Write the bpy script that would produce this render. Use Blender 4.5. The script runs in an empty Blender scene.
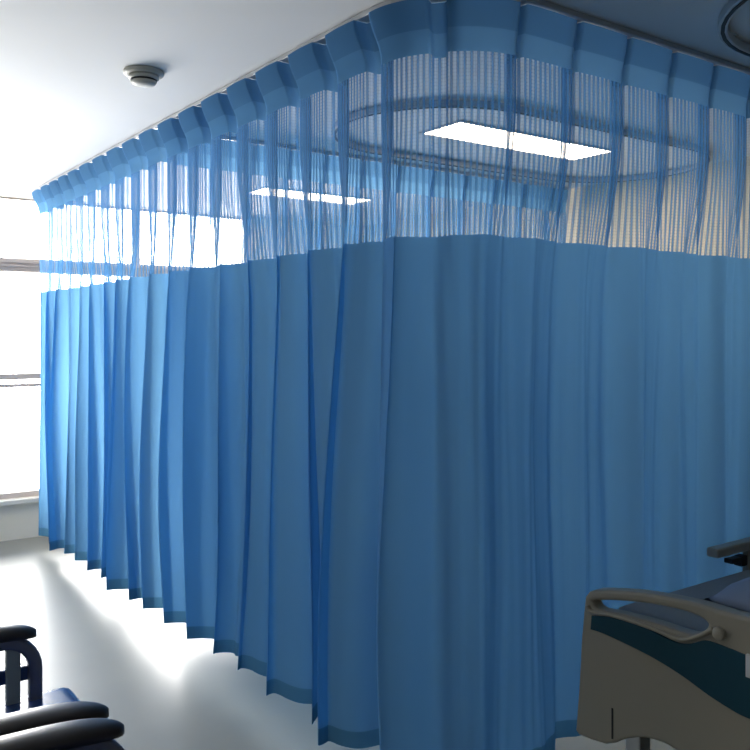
import bpy, bmesh, math, random
from mathutils import Vector, Matrix
from mathutils.noise import noise as mnoise
C = bpy.context.scene.collection
PI = math.pi
R = math.radians

# ------------------------------------------------------------------ camera, world, light, exposure
# Room axes: X runs from the left wall to the bed-head wall, Y runs towards the window wall.
YAW = math.atan2(.583, .812)
cam_d = bpy.data.cameras.new('camera'); cam = bpy.data.objects.new('camera', cam_d); C.objects.link(cam)
cam.location = (0, 0, 1.5); cam.rotation_euler = (R(90), 0, -YAW)
cam_d.sensor_width = 36; cam_d.lens = 36*850/750; cam_d.shift_y = -40/750; cam_d.clip_start = .05
S = bpy.context.scene
S.camera = cam
S.view_settings.view_transform = 'Standard'; S.view_settings.look = 'None'
S.view_settings.gamma = 1; S.view_settings.use_curve_mapping = False
S.view_settings.exposure = 0.12
S.cycles.transparent_max_bounces = 40
S.cycles.max_bounces = 10
S.cycles.diffuse_bounces = 5
S.cycles.transmission_bounces = 8
S.cycles.use_denoising = True
S.cycles.sample_clamp_indirect = 8

SKY = 21.0
w = bpy.data.worlds.new('sky'); S.world = w; w.use_nodes = True
bg = w.node_tree.nodes['Background']
bg.inputs['Color'].default_value = (1, .985, .965, 1); bg.inputs['Strength'].default_value = SKY
YW = 6.6      # window wall
XR = 4.57     # bed-head wall
XL = -.6      # left wall
YB = -4.0     # back wall
HC = 2.52     # ceiling
WX0, WX1, WZ0, WZ1 = -.45, 3.42, .30, 2.515
pl = bpy.data.lights.new('window_portal', 'AREA'); pl.shape = 'RECTANGLE'
pl.size = WX1-WX0; pl.size_y = WZ1-WZ0; pl.cycles.is_portal = True
po = bpy.data.objects.new('window_portal', pl); C.objects.link(po)
po.location = ((WX0+WX1)/2, YW+.2, (WZ0+WZ1)/2); po.rotation_euler = (R(-90), 0, 0)
LAMP = 21.0
LAMP_COL = (1, .84, .62, 1)

# ------------------------------------------------------------------ helpers
def mat(name, col, rough=.5, metal=0, spec=.5, noise=0, nscale=8, bump=0, bscale=60, coat=0):
    m = bpy.data.materials.new(name); m.use_nodes = True
    nt = m.node_tree; b = nt.nodes['Principled BSDF']
    b.inputs['Base Color'].default_value = (*col, 1)
    b.inputs['Roughness'].default_value = rough; b.inputs['Metallic'].default_value = metal
    b.inputs['Specular IOR Level'].default_value = spec; b.inputs['Coat Weight'].default_value = coat
    tc = nt.nodes.new('ShaderNodeTexCoord')
    if noise:
        n = nt.nodes.new('ShaderNodeTexNoise'); n.inputs['Scale'].default_value = nscale; n.inputs['Detail'].default_value = 5
        nt.links.new(tc.outputs['Object'], n.inputs['Vector'])
        mx = nt.nodes.new('ShaderNodeMix'); mx.data_type = 'RGBA'
        mx.inputs[6].default_value = (*[c*(1-noise) for c in col], 1); mx.inputs[7].default_value = (*[min(1, c*(1+noise)) for c in col], 1)
        nt.links.new(n.outputs['Fac'], mx.inputs[0]); nt.links.new(mx.outputs[2], b.inputs['Base Color'])
    if bump:
        n = nt.nodes.new('ShaderNodeTexNoise'); n.inputs['Scale'].default_value = bscale
        nt.links.new(tc.outputs['Object'], n.inputs['Vector'])
        bu = nt.nodes.new('ShaderNodeBump'); bu.inputs['Strength'].default_value = bump; bu.inputs['Distance'].default_value = .01
        nt.links.new(n.outputs['Fac'], bu.inputs['Height']); nt.links.new(bu.outputs[0], b.inputs['Normal'])
    return m

def link(name, me, material, parent=None, smooth=False):
    o = bpy.data.objects.new(name, me); C.objects.link(o)
    if material: me.materials.append(material)
    if smooth:
        for p in me.polygons: p.use_smooth = True
    if parent: o.parent = parent
    return o

def obj(name, bm, material, parent=None, smooth=False):
    me = bpy.data.meshes.new(name); bmesh.ops.recalc_face_normals(bm, faces=bm.faces)
    bm.to_mesh(me); bm.free()
    return link(name, me, material, parent, smooth)

def box(bm, x0, x1, y0, y1, z0, z1, bev=0, seg=2):
    b = bmesh.new(); bmesh.ops.create_cube(b, size=1)
    for v in b.verts:
        v.co = Vector((x0+(v.co.x+.5)*(x1-x0), y0+(v.co.y+.5)*(y1-y0), z0+(v.co.z+.5)*(z1-z0)))
    if bev: bmesh.ops.bevel(b, geom=b.edges[:], offset=bev, segments=seg, affect='EDGES', profile=.6)
    merge(bm, b); return bm

def merge(bm, b):
    me = bpy.data.meshes.new('t'); b.to_mesh(me); b.free(); bm.from_mesh(me); bpy.data.meshes.remove(me)

def B(x0, x1, y0, y1, z0, z1, bev=0, seg=2): return box(bmesh.new(), x0, x1, y0, y1, z0, z1, bev, seg)

def sweep(pts, prof, closed=False, up=Vector((0, 0, 1))):
    """prof: list of (side, up) offsets swept along pts, side = tangent x up"""
    bm = bmesh.new(); n = len(pts); rings = []
    for i, p in enumerate(pts):
        a = pts[(i-1) % n] if (closed or i) else pts[0]
        b = pts[(i+1) % n] if (closed or i < n-1) else pts[-1]
        t = (b-a).normalized(); s = t.cross(up).normalized(); u = s.cross(t)
        rings.append([bm.verts.new(p+s*q[0]+u*q[1]) for q in prof])
    m = len(prof)
    for i in range(n if closed else n-1):
        r0, r1 = rings[i], rings[(i+1) % n]
        for j in range(m): bm.faces.new((r0[j], r0[(j+1) % m], r1[(j+1) % m], r1[j]))
    if not closed:
        bm.faces.new(rings[0]); bm.faces.new(rings[-1][::-1])
    return bm

def circ(r, n=14, ry=None): return [(r*math.cos(2*PI*k/n), (ry or r)*math.sin(2*PI*k/n)) for k in range(n)]
def rbox(w, h, r=.004):
    out = []
    for cx, cy, a0 in ((w/2-r, h/2-r, 0), (-w/2+r, h/2-r, 90), (-w/2+r, -h/2+r, 180), (w/2-r, -h/2+r, 270)):
        for k in range(4): a = R(a0+30*k); out.append((cx+r*math.cos(a), cy+r*math.sin(a)))
    return out

def lathe(prof, n=40, cx=0, cy=0):
    bm = bmesh.new(); rings = []
    for r, z in prof:
        rings.append([bm.verts.new((cx+max(r, 1e-4)*math.cos(2*PI*k/n), cy+max(r, 1e-4)*math.sin(2*PI*k/n), z)) for k in range(n)])
    for a, b in zip(rings, rings[1:]):
        for k in range(n): bm.faces.new((a[k], a[(k+1) % n], b[(k+1) % n], b[k]))
    bmesh.ops.remove_doubles(bm, verts=bm.verts, dist=2e-4)
    return bm

def plate(loops, thick, bev, to3d):
    """filled flat outline (with holes), extruded and bevelled. loops in 2-D, to3d maps (a, b, depth) to space"""
    cu = bpy.data.curves.new('c', 'CURVE'); cu.dimensions = '2D'; cu.fill_mode = 'BOTH'
    cu.extrude = thick/2-bev; cu.bevel_depth = bev; cu.bevel_resolution = 3; cu.offset = -bev
    for lp in loops:
        sp = cu.splines.new('POLY'); sp.points.add(len(lp)-1); sp.use_cyclic_u = True
        for q, p in zip(sp.points, lp): q.co = (p[0], p[1], 0, 1)
    o = bpy.data.objects.new('c', cu); C.objects.link(o)
    dg = bpy.context.evaluated_depsgraph_get(); me = bpy.data.meshes.new_from_object(o.evaluated_get(dg))
    bpy.data.objects.remove(o); bpy.data.curves.remove(cu)
    bm = bmesh.new(); bm.from_mesh(me); bpy.data.meshes.remove(me)
    for v in bm.verts: v.co = Vector(to3d(v.co.x, v.co.y, v.co.z))
    bmesh.ops.remove_doubles(bm, verts=bm.verts, dist=1e-5)
    return bm

def smooth_loop(pts, n=6, closed=True):
    out = []; m = len(pts); P = [Vector(p) for p in pts]
    for i in range(m if closed else m-1):
        p0, p1, p2, p3 = [P[k % m] if closed else P[min(max(k, 0), m-1)] for k in (i-1, i, i+1, i+2)]
        for k in range(n):
            t = k/n
            out.append(.5*((2*p1)+(p2-p0)*t+(2*p0-5*p1+4*p2-p3)*t*t+(3*p1-p0-3*p2+p3)*t**3))
    if not closed: out.append(P[-1])
    return out

def thing(name, label, cat, loc=(0, 0, 0), group=None):
    o = bpy.data.objects.new(name, None); C.objects.link(o); o.location = loc; o.empty_display_size = .1
    return tag(o, label, cat, group)
def tag(o, label, cat, group=None):
    o['label'] = label; o['category'] = cat
    if group: o['group'] = group
    return o
def struct(name, bm, m, parent=None, smooth=False):
    o = obj(name, bm, m, parent, smooth)
    if not parent: o['kind'] = 'structure'
    return o
def place(o, loc):     # parts are modelled in room coordinates; move them under their empty
    for ch in o.children:
        ch.matrix_parent_inverse = Matrix.Translation(Vector(loc)).inverted()

# ------------------------------------------------------------------ materials
M_wall = mat('wall_paint', (.78, .76, .70), .7, bump=.05, bscale=90)
M_ceil = mat('ceiling_paint', (.84, .84, .83), .75, noise=.03, nscale=2)
M_floor = mat('vinyl_floor', (.25, .265, .25), .36, spec=.5, noise=.05, nscale=5)
M_wall2 = mat('grey_green_wall_paint', (.33, .35, .33), .7, bump=.05, bscale=90)
M_cream = mat('cream_wall_paint', (.86, .83, .74), .6)
M_base = mat('grey_skirting', (.45, .46, .45), .4)
M_frame = mat('window_aluminium', (.66, .57, .52), .45)
M_sill = mat('sill_stone', (.8, .79, .75), .3)
M_alu = mat('aluminium', (.62, .62, .62), .35, metal=.8)
M_railw = mat('rail_white', (.50, .51, .53), .4, metal=.3)
M_slot = mat('dark_slot', (.01, .01, .012), .6)
M_plastic = mat('cream_board', (.34, .31, .25), .38, noise=.03, nscale=3)
M_teal = mat('teal_inset', (.004, .055, .085), .5, spec=.25)
M_detect = mat('detector_plastic', (.48, .47, .42), .5)
M_navy = mat('navy_leatherette', (.03, .07, .22), .2, spec=.6, bump=.05, bscale=150)
M_black = mat('black_plastic', (.035, .032, .035), .32, spec=.6)
M_tube = mat('grey_steel', (.22, .23, .30), .35, metal=.5)
M_post = mat('pale_grey_paint', (.34, .40, .40), .5)
M_sheet = mat('white_linen', (.62, .64, .68), .8, bump=.2, bscale=25)
M_quilt = mat('grey_blue_quilt', (.36, .42, .55), .85, bump=.3, bscale=18)
M_matt = mat('grey_mattress', (.28, .30, .32), .7)
M_rubber = mat('caster_rubber', (.05, .05, .055), .6)
M_wood = mat('peach_bed_base', (.62, .43, .28), .5, noise=.08)

def cloth_mat(name, col, trans, transmit=.5, net=False, weave=.08):
    m = bpy.data.materials.new(name); m.use_nodes = True; nt = m.node_tree; N = nt.nodes; L = nt.links
    N.remove(N['Principled BSDF']); out = N['Material Output']
    d = N.new('ShaderNodeBsdfDiffuse'); t = N.new('ShaderNodeBsdfTranslucent'); mx = N.new('ShaderNodeMixShader')
    d.inputs['Color'].default_value = (*col, 1); t.inputs['Color'].default_value = (*trans, 1)
    mx.inputs[0].default_value = transmit
    sh = N.new('ShaderNodeBsdfSheen'); sh.inputs['Color'].default_value = (.35, .55, .8, 1); sh.inputs['Roughness'].default_value = .4
    ad = N.new('ShaderNodeMixShader'); ad.inputs[0].default_value = .09
    L.new(d.outputs[0], mx.inputs[1]); L.new(t.outputs[0], mx.inputs[2])
    L.new(mx.outputs[0], ad.inputs[1]); L.new(sh.outputs[0], ad.inputs[2])
    uv = N.new('ShaderNodeUVMap'); uv.uv_map = 'UVMap'
    sx = N.new('ShaderNodeSeparateXYZ'); L.new(uv.outputs[0], sx.inputs[0])
    def math_(op, a, b=None, c=None):
        n = N.new('ShaderNodeMath'); n.operation = op
        for i, v in enumerate((a, b, c)):
            if v is None: continue
            if isinstance(v, (int, float)): n.inputs[i].default_value = v
            else: L.new(v, n.inputs[i])
        return n.outputs[0]
    if not net:
        n = N.new('ShaderNodeTexNoise'); n.inputs['Scale'].default_value = 900; L.new(uv.outputs[0], n.inputs['Vector'])
        bu = N.new('ShaderNodeBump'); bu.inputs['Strength'].default_value = weave; bu.inputs['Distance'].default_value = .001
        L.new(n.outputs['Fac'], bu.inputs['Height']); L.new(bu.outputs[0], d.inputs['Normal'])
        L.new(ad.outputs[0], out.inputs[0])
    else:
        # knitted net: a rib of yarn every 17 mm with open holes between, crossed by fine strands
        tri = math_('PINGPONG', math_('MULTIPLY', sx.outputs[0], 1/.024), .5)          # 0..0.5, 0 on the rib
        rib = math_('SUBTRACT', 1, math_('SMOOTH_MIN', math_('MULTIPLY', tri, 2.9), 1, .4))
        row = math_('PINGPONG', math_('MULTIPLY', sx.outputs[1], 1/.011), .5)
        row = math_('GREATER_THAN', row, .40)
        thin = math_('PINGPONG', math_('MULTIPLY', sx.outputs[0], 1/.0075), .5)
        thin = math_('GREATER_THAN', thin, .36)
        cover = math_('ADD', math_('MULTIPLY', rib, .62), math_('ADD', math_('MULTIPLY', row, .10), math_('MULTIPLY', thin, .12)))
        # yarn has thickness: the more obliquely a ray meets the net, the more yarn it crosses
        ge = N.new('ShaderNodeNewGeometry'); dt = N.new('ShaderNodeVectorMath'); dt.operation = 'DOT_PRODUCT'
        L.new(ge.outputs['Normal'], dt.inputs[0]); L.new(ge.outputs['Incoming'], dt.inputs[1])
        inv = math_('MINIMUM', math_('DIVIDE', 1, math_('MAXIMUM', math_('ABSOLUTE', dt.outputs['Value']), .08)), 7)
        opened = math_('SUBTRACT', 1, math_('MINIMUM', math_('ADD', cover, NETBASE), .97))
        cover = math_('SUBTRACT', 1, math_('POWER', opened, inv))
        tr = N.new('ShaderNodeBsdfTransparent'); fm = N.new('ShaderNodeMixShader')
        L.new(cover, fm.inputs[0]); L.new(tr.outputs[0], fm.inputs[1]); L.new(ad.outputs[0], fm.inputs[2])
        L.new(fm.outputs[0], out.inputs[0])
    return m
NETBASE = .18
M_cloth = cloth_mat('blue_curtain_cloth', (.050, .155, .37), (.22, .53, .88), .42)
M_hem = cloth_mat('blue_curtain_hem', (.065, .18, .34), (.12, .34, .56), .35)
M_head = cloth_mat('blue_curtain_header', (.085, .22, .42), (.22, .48, .76), .42)
M_tape = cloth_mat('blue_header_tape', (.07, .18, .35), (.17, .40, .68), .36)
M_net = cloth_mat('blue_curtain_net', (.10, .22, .45), (.13, .38, .72), .45, net=True)

def glass_mat():
    m = bpy.data.materials.new('window_glass'); m.use_nodes = True; nt = m.node_tree; N = nt.nodes; L = nt.links
    N.remove(N['Principled BSDF'])
    t = N.new('ShaderNodeBsdfTransparent'); g = N.new('ShaderNodeBsdfGlossy'); g.inputs['Roughness'].default_value = .02
    fr = N.new('ShaderNodeFresnel'); mx = N.new('ShaderNodeMixShader')
    L.new(fr.outputs[0], mx.inputs[0]); L.new(t.outputs[0], mx.inputs[1]); L.new(g.outputs[0], mx.inputs[2])
    L.new(mx.outputs[0], N['Material Output'].inputs[0]); return m
M_glass = glass_mat()
def emit_mat(name, col, s):
    m = bpy.data.materials.new(name); m.use_nodes = True; nt = m.node_tree; N = nt.nodes
    N.remove(N['Principled BSDF']); e = N.new('ShaderNodeEmission')
    e.inputs['Color'].default_value = col; e.inputs['Strength'].default_value = s
    nt.links.new(e.outputs[0], N['Material Output'].inputs[0]); return m
M_lamp = emit_mat('lamp_diffuser', LAMP_COL, LAMP)

# ------------------------------------------------------------------ the room
struct('floor', B(XL-.15, XR+.15, YB-.15, YW+.2, -.12, 0), M_floor)
struct('ceiling', B(XL-.15, XR+.15, YB-.15, YW+.2, HC, HC+.12), M_ceil)
struct('wall_left', B(XL-.15, XL, YB-.15, YW, 0, HC), M_wall2)
struct('wall_right', B(XR, XR+.15, YB-.15, YW, 0, HC), mat('warm_beige_wall_paint', (.80, .71, .52), .7, bump=.05, bscale=90))
struct('wall_back', B(XL, XR, YB-.15, YB, 0, HC), M_wall2)
bm = B(XL-.15, XR+.15, YW, YW+.2, 0, WZ0)
box(bm, XL-.15, XR+.15, YW, YW+.2, WZ1, HC)
box(bm, XL-.15, WX0, YW, YW+.2, WZ0, WZ1); box(bm, WX1, XR+.15, YW, YW+.2, WZ0, WZ1)
struct('wall_window', bm, M_cream)
struct('baseboard_left', B(XL, XL+.012, YB, YW, 0, .09, .003), M_base)
struct('baseboard_right', B(XR-.012, XR, YB, YW, 0, .09, .003), M_base)
# window: frame, two horizontal rails, mullions, glass, sill
wf = bmesh.new()
y0, y1 = YW+.03, YW+.10
box(wf, WX0, WX1, y0, y1, WZ0, WZ0+.04); box(wf, WX0, WX1, y0+.03, y1, WZ1-.014, WZ1)
box(wf, WX0, WX0+.05, y0, y1, WZ0, WZ1); box(wf, WX1-.05, WX1, y0, y1, WZ0, WZ1)
win = struct('window_1', wf, M_frame)
def wpart(n, bm, m): return obj(n, bm, m, win)
tb = B(WX0+.05, WX1-.05, y0-.025, y1, 1.965, 2.065, .006); box(tb, WX0+.05, WX1-.05, y0-.04, y0-.02, 2.0, 2.012); box(tb, WX0+.05, WX1-.05, y0-.04, y0-.02, 2.03, 2.042)
wpart('window_transom', tb, M_frame)
wpart('window_rail', B(WX0+.05, WX1-.05, y0-.02, y1-.02, 1.172, 1.215, .004), M_frame)
wpart('window_rail', B(WX0+.05, WX1-.05, y0-.01, y1-.02, 1.115, 1.14, .004), M_frame)
for mx_ in (.5, 2.42): wpart('window_mullion', B(mx_-.025, mx_+.025, y0, y1, WZ0+.04, WZ1-.014, .003), M_frame)
for a, b in ((WX0+.05, .475), (.525, 2.395), (2.445, WX1-.05)):
    wpart('window_pane', B(a, b, YW+.075, YW+.08, WZ0+.04, WZ1-.014), M_glass)
wpart('window_sill', B(WX0-.1, WX1+.1, YW-.05, YW+.03, WZ0-.035, WZ0-.001, .006), M_sill)

# ------------------------------------------------------------------ ceiling fittings
def lamp(x0, x1, y0, y1, label):
    t = thing('ceiling_light', label, 'ceiling light', ((x0+x1)/2, (y0+y1)/2, HC), 'lit panels in the ceiling over the curtained bays')
    f = bmesh.new(); k = .018
    box(f, x0-k, x1+k, y0-k, y0, HC-.008, HC-.0005); box(f, x0-k, x1+k, y1, y1+k, HC-.008, HC-.0005)
    box(f, x0-k, x0, y0, y1, HC-.008, HC-.0005); box(f, x1, x1+k, y0, y1, HC-.008, HC-.0005)
    obj('lamp_frame', f, M_railw, t); obj('diffuser', B(x0, x1, y0, y1, HC-.005, HC-.0005), M_lamp, t)
    place(t, t.location); return t
lamp(2.69, 3.80, 3.05, 3.33, 'bright warm rectangular ceiling light ringed by the drip rail')
lamp(2.80, 3.70, 5.19, 5.47, 'lit ceiling light beyond the dividing curtain, looking like a thin strip')

def ring_rail(x0, x1, yc, r, label):
    t = thing('drip_rail', label, 'ceiling rail', ((x0+x1)/2, yc, HC), 'oval rails on the ceiling')
    pts = []
    for k in range(25): a = PI/2+PI*k/24; pts.append(Vector((x0+r*math.cos(a), yc+r*math.sin(a), HC-.02)))
    for k in range(25): a = -PI/2+PI*k/24; pts.append(Vector((x1+r*math.cos(a), yc+r*math.sin(a), HC-.02)))
    obj('rail_profile', sweep(pts, rbox(.03, .03, .004), True), M_railw, t, True)
    pts2 = [p-Vector((0, 0, .0165)) for p in pts]
    obj('rail_slot', sweep(pts2, [(-.006, -.001), (.006, -.001), (.006, .002), (-.006, .002)], True), M_slot, t)
    place(t, t.location)
    for k in (12, 37, 2, 22, 27, 46):
        p = pts[k]; c = B(p.x-.02, p.x+.02, p.y-.02, p.y+.02, HC-.006, HC-.0005, .002); obj('rail_bracket', c, M_alu, t)
    place(t, t.location)
ring_rail(2.72, 4.01, 3.22, .53, 'large oval drip rail seen through the net over the lit light')
ring_rail(2.80, 4.00, 1.13, .53, 'curved drip rail in the top right corner of the ceiling')

t = thing('smoke_detector', 'small round grey smoke detector on the ceiling', 'detector', (1.19, 3.19, HC))
obj('detector_base', lathe([(0, HC-.0005), (.075, HC-.0005), (.078, HC-.006), (.074, HC-.016), (.06, HC-.018), (0, HC-.018)], 40, 1.19, 3.19), M_detect, t, True)
obj('detector_head', lathe([(0, HC-.017), (.056, HC-.017), (.058, HC-.03), (.05, HC-.034)], 40, 1.19, 3.19), M_detect, t, True)
obj('sensor_slot', lathe([(0, HC-.033), (.046, HC-.033), (.044, HC-.042), (0, HC-.042)], 40, 1.19, 3.19), M_slot, t, True)
obj('sensor_cap', lathe([(0, HC-.041), (.05, HC-.041), (.042, HC-.052), (.02, HC-.056), (0, HC-.057)], 40, 1.19, 3.19), M_detect, t, True)
place(t, t.location)

# ------------------------------------------------------------------ curtains
XA, YBC, RC = 1.56, 1.83, .32       # left run at X=XA, right run at Y=YBC, rounded corner
YEND, XEND = 6.24, 4.50
def corner_path(s):
    """s from the window end; returns point, tangent, outward normal (to the viewer)"""
    L1 = YEND-(YBC+RC)
    if s <= L1: return Vector((XA, YEND-s, 0)), Vector((0, -1, 0)), Vector((-1, 0, 0))
    s -= L1; La = PI/2*RC
    if s <= La:
        a = PI+s/RC; c = Vector((XA+RC, YBC+RC, 0)); n = Vector((math.cos(a), math.sin(a), 0))
        return c+n*RC, Vector((-n.y, n.x, 0)), n
    s -= La
    return Vector((XA+RC+s, YBC, 0)), Vector((1, 0, 0)), Vector((0, -1, 0))
def straight_path(x0, y):
    return lambda s: (Vector((x0+s, y, 0)), Vector((1, 0, 0)), Vector((0, -1, 0)))

ZT, ZTAPE, ZHEAD, ZSEAM, ZHEM, ZBOT = HC-.0205, 2.415, 2.345, 1.80, .205, .15
NQ = 30
def smoothstep(a, b, x):
    t = min(1, max(0, (x-a)/(b-a))); return t*t*(3-2*t)
def make_curtain(name, path, length, pitch, label, seed, amp=(.045, .085), group=None):
    rnd = random.Random(seed); NP = int(round(length/pitch)); pitch = length/NP
    A = [rnd.uniform(*amp) for _ in range(NP+2)]
    D = [rnd.uniform(-.06, .06) for _ in range(NP+2)]
    W = [rnd.uniform(-1, 1) for _ in range(NP+2)]
    def lerp(a, x):
        i = int(x); f = x-i; f = f*f*(3-2*f); return a[min(i, NP)]*(1-f)+a[min(i+1, NP+1)]*f
    def pos(k, q, z):
        # header profile: flat panel, then a tucked pleat going inwards
        x = k+q; p0, _, nn0 = path(min(max(x*pitch, 0), length)); side = max(0, -nn0.x)
        dp = .044+.008*side; e0 = .89-.21*side
        if q < .70: th = q/.70*e0; nh = .004*math.sin(PI*q/.70)
        elif q < .80: f = (q-.70)/.10; th = e0-.01*f; nh = -dp*f
        elif q < .90: f = (q-.80)/.10; th = e0-.01+(.98-e0)*f; nh = -dp-.004*math.sin(PI*f)
        else: f = (q-.90)/.10; th = .97+.03*f; nh = -dp*(1-f)
        # hanging folds lower down
        xm = x*.8+.35*math.sin(x*.9+seed); a = lerp(A, x)
        # the run to the window has deeper folds than the run behind the bed
        ph = 2*PI*(q-.33)
        sw = math.sin(ph+PI/2)
        zl = smoothstep(1.9, .5, z)
        amp_ = a*(.30+.25*zl+(.35+.25*zl)*side)
        nw = amp_*(.75*sw+.25*math.cos(2*ph+2*lerp(W, x)))-.02
        nw += (.030+.02*zl)*mnoise(Vector((xm*.95, .35*z, seed+20)))*1.5
        tw = q-(.03+.08*side)*math.sin(ph*2)*(.5+.5*lerp(W, x))-(.03+.05*side)*math.sin(ph)
        b = smoothstep(2.22, 1.60, z)
        tt = th*(1-b)+tw*b; nn = nh*(1-b)+nw*b
        low = smoothstep(2.0, .3, z)
        tang = lerp(D, x)*low*(.5+.7*side)+.035*low*mnoise(Vector((x*.8, z*.9, seed)))
        nn += .022*low*mnoise(Vector((x*1.7, z*.6, seed+9)))+.020*b*mnoise(Vector((x*3.1, z*.55, seed+3)))*(1.1-.5*side)+.007*b*mnoise(Vector((x*7, z*.9, seed+31)))+.004*b*mnoise(Vector((x*13, z*1.1, seed+5)))
        # the heading leans out towards its track
        lean = (.022+.028*side)*smoothstep(2.36, ZT, z)
        s = min(max((k+tt)*pitch+tang-.14*smoothstep(0, 1.2, (k+tt)*pitch), .0), length)
        p, t_, n_ = path(s)
        nn *= smoothstep(-.1, .45, s)*.8+.2
        return p+n_*(nn+lean-.008)+Vector((0, 0, z-.050*smoothstep(.9, .15, z)*max(0, 1-s/2.2)+.040*smoothstep(.9, .15, z)*smoothstep(4.2, 5.0, s)))
    root = thing(name, label, 'curtain', path(length/2)[0], group)
    cols = [(k, q/NQ) for k in range(NP+1) for q in range(NQ)]
    def panel(pname, zs, m):
        bm = bmesh.new(); uvl = bm.loops.layers.uv.new('UVMap'); g = []
        sag = lambda k, q, z: z
        for z in zs:
            row = []
            for k, q in cols:
                zz = sag(k, q, z)
                row.append(bm.verts.new(pos(k, q, zz)))
            g.append(row)
        for i in range(len(zs)-1):
            for j in range(len(cols)-1):
                f = bm.faces.new((g[i][j], g[i+1][j], g[i+1][j+1], g[i][j+1])); f.smooth = True
                us = [(cols[j][0]+cols[j][1])*pitch*1.45, (cols[j+1][0]+cols[j+1][1])*pitch*1.45]
                for lp, uv in zip(f.loops, ((us[0], zs[i]), (us[0], zs[i+1]), (us[1], zs[i+1]), (us[1], zs[i]))): lp[uvl].uv = uv
        me = bpy.data.meshes.new(pname); bm.to_mesh(me); bm.free()
        return link(pname, me, m, root)
    lin = lambda a, b, n: [a+(b-a)*i/n for i in range(n+1)]
    panel('header_tape', lin(ZT, ZTAPE, 3), M_tape)
    panel('header_band', lin(ZTAPE, ZHEAD, 3), M_head)
    panel('net_panel', lin(ZHEAD, ZSEAM, 16), M_net)
    panel('cloth_panel', lin(ZSEAM, ZHEM, 34), M_cloth)
    panel('hem_band', lin(ZHEM, ZBOT, 3), M_hem)
    place(root, root.location)
    return root
def make_track(path, length, label, group):
    t = thing('curtain_track', label, 'curtain track', path(length/2)[0]+Vector((0, 0, HC)), group)
    n = int(length/.08); pts = [path(length*i/n)[0] for i in range(n+1)]
    pts = [Vector((p.x, p.y, HC-.010)) for p in pts]
    obj('track_profile', sweep(pts, rbox(.062, .018, .003)), M_railw, t)
    place(t, t.location); return t

LC = YEND-(YBC+RC)+PI/2*RC+XEND-(XA+RC)
make_track(corner_path, LC, 'thin aluminium ceiling track bending round the corner above the large blue curtain', 'ceiling curtain tracks')
make_curtain('privacy_curtain', corner_path, LC, .252, 'large blue privacy curtain with net top, wrapping round the corner of the bay', 4)
sp = straight_path(1.64, 4.0)
make_track(sp, 2.86, 'short ceiling track of the dividing curtain behind the net', 'ceiling curtain tracks')
make_curtain('privacy_curtain', sp, 2.86, .26, 'blue dividing curtain between the two bays, seen only through the net of the large one', 11)

# ------------------------------------------------------------------ hospital bed
FX = 1.88                       # plane of the footboard
def P(px, py, X=FX):
    rx = (px-375)/850; d = X/(.583+.812*rx); return (d*(.812-.583*rx), 1.5-(py-335)*d/850)
YC = P(752, 600)[0]             # middle of the board
def mir(pts): return pts+[(2*YC-a, b) for a, b in reversed(pts)]
bed = thing('hospital_bed', 'cream hospital bed with dark teal inset on its curved footboard', 'bed', (2.95, YC, 0))
outer = smooth_loop([P(*p) for p in ((752, 619), (723, 611.5), (699, 604), (662, 596), (630, 591.5), (605, 590), (594, 590))], 5, False)
outer += [Vector(P(*p)) for p in ((588, 592), (584.5, 597), (583.5, 606), (580.5, 640), (578.5, 680), (576, 715), (574.8, 730), (578, 735), (590, 740), (605, 744.5), (614, 743.5))]
outer += smooth_loop([P(*p) for p in ((622, 740), (640, 738), (662, 743), (690, 757), (752, 765))], 4, False)
ol = mir([(p[0], p[1]) for p in outer])
hole = smooth_loop([P(*p) for p in ((591.5, 603), (594, 600.5), (620, 601), (652, 604.5), (682, 611), (699, 617.5), (707, 624), (704, 630), (695, 634), (682, 633), (652, 623), (618, 614), (597, 609.5))], 4)
hole = [(p[0], p[1]) for p in hole]; hole2 = [(2*YC-a, b) for a, b in hole]
inx = smooth_loop([P(*p) for p in ((592.5, 615.5), (612, 617), (645, 627), (676, 641.5), (692, 643), (706, 640), (725, 646), (752, 657))], 4, False)
iny = smooth_loop([P(*p) for p in ((752, 719), (737, 712), (710, 695), (684, 676), (657, 659), (630, 645), (604, 633), (591.5, 629))], 4, False)
half = [(p[0], p[1]) for p in inx]; half2 = [(p[0], p[1]) for p in iny]
teal = half[:-1]+[(2*YC-a, b) for a, b in reversed(half[:-1])]+[(2*YC-a, b) for a, b in reversed(half2)][0:0]
teal = half+[(2*YC-a, b) for a, b in reversed(half)]+[(2*YC-a, b) for a, b in reversed(half2)]+half2
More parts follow.
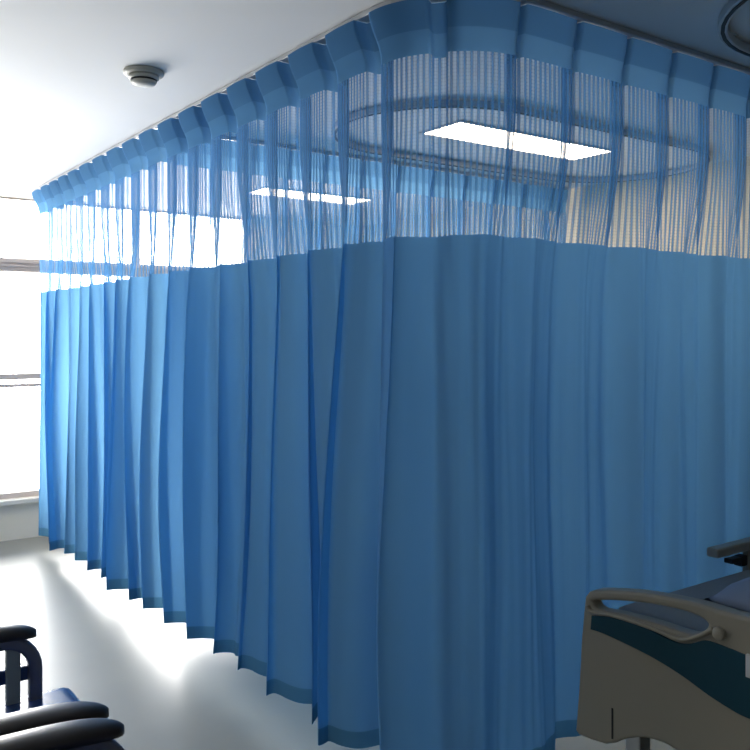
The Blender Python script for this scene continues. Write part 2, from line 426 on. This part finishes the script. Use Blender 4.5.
# remove near-duplicates at the centre line
def clean(l):
    o = [l[0]]
    for p in l[1:]:
        if (Vector(p)-Vector(o[-1])).length > .0015: o.append(p)
    if (Vector(o[0])-Vector(o[-1])).length < .0015: o.pop()
    return o
T = .05
fb = obj('footboard', plate([clean(ol), clean(hole), clean(hole2)], T, .010, lambda a, b, c: (FX+T/2+c, a, b)), M_plastic, bed, False)
obj('teal_inset', plate([clean(teal)], .008, .002, lambda a, b, c: (FX-.0015+c, a, b)), M_teal, fb)['label'] = 'dark teal wing-shaped inset'
for s_ in (1, -1):
    grip = [Vector((FX-.004, YC+s_*(p[0]-YC), p[1])) for p in smooth_loop([P(*q) for q in ((588.5, 605), (592, 611.5), (614, 615), (650, 626.5), (677, 638), (690, 638.5), (703, 634), (714, 629))], 5, False)]
    obj('grip_rail', sweep(grip, circ(.006, 10), up=Vector((1, 0, 0))), M_plastic, fb, True)
    a, b = P(720, 633); a = YC+s_*(a-YC)
    bm = lathe([(0, .0), (.016, .0), (.016, .010), (.012, .013), (0, .013)], 20)
    for v in bm.verts: v.co = Vector((FX-v.co.z+.001, a+v.co.x, b+v.co.y))
    obj('latch_knob', bm, M_plastic, fb, True)
    a, b0 = P(612.5, 708); _, b1 = P(612.5, 741); a = YC+s_*(a-YC)
    obj('corner_groove', B(FX-.0015, FX+.003, a-.003, a+.003, b1+.006, b0, .0008), M_slot, fb)
cb = obj('card_holder', B(FX-.008, FX+.002, YC-.045, YC+.012, P(750, 677)[1], P(750, 654)[1], .002), M_sheet, bed)
cb['label'] = 'small white card holder'
YL = P(586, 600)[0]; YR = 2*YC-YL
hb = [(YL, .50), (YL, .86), (YL-.03, .92), (YL-.15, .945), (YC, .96), (YR+.15, .945), (YR+.03, .92), (YR, .86), (YR, .50)]
obj('headboard', plate([hb], .045, .010, lambda a, b, c: (4.02+c, a, b)), M_plastic, bed)
fr = bmesh.new()
for yy in (YL-.08, YR+.02): box(fr, FX+.05, 4.0, yy, yy+.06, .40, .50, .006)
for xx in (FX+.10, 2.6, 3.3, 3.92): box(fr, xx, xx+.05, YR+.05, YL-.05, .44, .49, .006)
box(fr, FX+.05, 4.0, YR+.04, YL-.04, .50, .545, .004)
obj('bed_frame', fr, M_wood, bed)
for xx in (FX+.14, 3.84):
    for yy in (YL-.07, YR+.07):
        lg = obj('bed_leg', B(xx-.025, xx+.025, yy-.025, yy+.025, .13, .42, .006), M_alu, bed)
        wh = lathe([(0, -.016), (.055, -.016), (.062, -.010), (.062, .010), (.055, .016), (0, .016)], 28)
        for v in wh.verts: v.co = Vector((xx+v.co.x, yy+v.co.z, .062+v.co.y))
        obj('caster_wheel', wh, M_rubber, lg, False)
        obj('caster_fork', sweep([Vector((xx, yy+.024, .062)), Vector((xx, yy+.024, .12)), Vector((xx, yy+.01, .135)), Vector((xx, yy-.01, .135)), Vector((xx, yy-.024, .12)), Vector((xx, yy-.024, .062))], rbox(.022, .004, .001), up=Vector((1, 0, 0))), M_alu, lg)
obj('mattress', B(FX+.07, 3.98, YR+.03, YL-.035, .545, .735, .035, 4), M_matt, bed)
# side rail on the far side of the bed, raised
SY = 1.585
rl = obj('side_rail', B(2.47, 3.55, SY-.022, SY+.022, .785, .815, .009, 3), M_plastic, bed)
for xx in (2.68, 3.30):
    ps = B(xx-.018, xx+.018, SY-.010, SY+.012, .46, .79, .004); obj('rail_post', ps, M_plastic, rl)
    obj('post_collar', B(xx-.024, xx+.024, SY-.018, SY+.018, .655, .69, .005), M_teal, rl)
obj('rail_brace', B(2.64, 3.34, SY-.010, SY+.010, .62, .645, .004), M_plastic, rl)
lt = B(2.56, 2.64, SY-.016, SY+.016, .752, .768, .004); box(lt, 2.615, 2.65, SY-.016, SY+.016, .735, .77, .006)
obj('release_latch', lt, M_slot, rl)
place(bed, bed.location)
# folded quilt on the mattress
q = bmesh.new(); nx, ny = 36, 26
x0, x1, ya, yb = 2.2, 3.1, YR+.09, YL-.16
top = {}
for i in range(nx+1):
    for j in range(ny+1):
        u, v = i/nx, j/ny
        e = min(1, 9*min(u, 1-u))**.5*min(1, 9*min(v, 1-v))**.5
        z = .738+e*(.045+.03*math.sin(PI*min(1, u*1.2))+.018*mnoise(Vector((u*5, v*6, 2)))+.012*mnoise(Vector((u*14, v*9, 5))))
        top[i, j] = q.verts.new((x0+(x1-x0)*u+.01*mnoise(Vector((v*6, 0, 0))), ya+(yb-ya)*v+.012*mnoise(Vector((u*6, 3, 0))), z))
for i in range(nx):
    for j in range(ny): q.faces.new((top[i, j], top[i+1, j], top[i+1, j+1], top[i, j+1]))
rim = [top[i, 0] for i in range(nx+1)]+[top[nx, j] for j in range(1, ny+1)]+[top[i, ny] for i in range(nx-1, -1, -1)]+[top[0, j] for j in range(ny-1, 0, -1)]
q.faces.new(rim)
tag(obj('quilt', q, M_quilt, None, True), 'folded grey-blue quilt lying on the hospital bed behind its footboard', 'quilt')

# ------------------------------------------------------------------ waiting chairs by the left wall
def pad(yc, x0, x1, w, z0, th):
    """upholstered armrest pad: round ends in plan, flat underside, softly domed top"""
    bm = bmesh.new(); n = 40; rows = []
    sec = [(-.86, 0), (-1, .22), (-1, .5), (-.9, .78), (-.62, .95), (-.3, 1.0), (0, 1.02), (.3, 1.0), (.62, .95), (.9, .78), (1, .5), (1, .22), (.86, 0)]
    hl = (x1-x0)/2; xc = (x0+x1)/2
    for i in range(n+1):
        a = -PI/2+PI*i/n; cx = math.sin(a); x = xc+hl*abs(cx)**.8*(1 if cx >= 0 else -1)
        e = min(1, max(.02, 1-abs((x-xc)/hl)**7)**.5)
        droop = .016*abs((x-xc)/hl)**3
        rows.append([bm.verts.new((x, yc+p[0]*w/2*e, z0-droop+th*(p[1]*(.45+.55*e)))) for p in sec])
    m = len(sec)
    for i in range(n):
        for k in range(m): bm.faces.new((rows[i][k], rows[i][(k+1) % m], rows[i+1][(k+1) % m], rows[i+1][k]))
    bm.faces.new(rows[0]); bm.faces.new(rows[-1][::-1])
    return bm
def make_chair(y0, y1, label):
    """armchair facing +X; armrests centred at y0 and y1"""
    t = thing('waiting_chair', label, 'chair', (.33, (y0+y1)/2, 0), 'navy armchairs in a row along the left wall')
    yc = (y0+y1)/2; w2 = (y1-y0)/2-.035
    obj('seat', B(.02, .73, y0+.03, y1+.055, .385, .485, .045, 5), M_navy, t, True)
    bk = B(-.05, .05, yc-w2, yc+w2, 0, .44, .035, 4)
    for v in bk.verts: v.co = Vector((v.co.x-.22*v.co.z-.02, v.co.y, v.co.z+.44))
    obj('backrest', bk, M_navy, t, True)
    bf = B(.05, .56, yc-w2-.01, yc+w2+.01, .325, .36, .008)
    obj('seat_frame', bf, M_tube, t)
    for yy in (y0, y1):
        pts = []
        xa, xb, zt, r = .06, .615, .655, .085
        pts += [Vector((xa-.01, yy, .0)), Vector((xa-.01, yy, .3))]
        for k in range(9): a = PI-PI/2*k/8; pts.append(Vector((xa-.01+r+r*math.cos(a), yy, zt-r+r*math.sin(a))))
        for k in range(9): a = PI/2-PI/2*k/8; pts.append(Vector((xb-r+r*math.cos(a), yy, zt-r+r*math.sin(a))))
        pts += [Vector((xb, yy, .3)), Vector((xb, yy, 0))]
        fr_ = obj('arm_frame', sweep(pts, rbox(.036, .040, .010), up=Vector((0, 1, 0))), M_tube, t, True)
        obj('arm_post', B(.538, .575, yy-.012, yy+.012, .36, .645, .004), M_post, fr_)
        obj('side_bar', B(.075, .603, yy-.014+.02, yy+.012+.02, .535, .575, .006), M_navy, fr_)
        obj('armrest_pad', pad(yy, .0, .618, .080, .672, .036), M_black, t, True)
    place(t, t.location); return t
make_chair(1.875, 2.49, 'navy waiting chair farther from the camera, its black armrest nearest the window')
make_chair(1.165, 1.775, 'nearer navy waiting chair, only its black armrest tip at the bottom left')
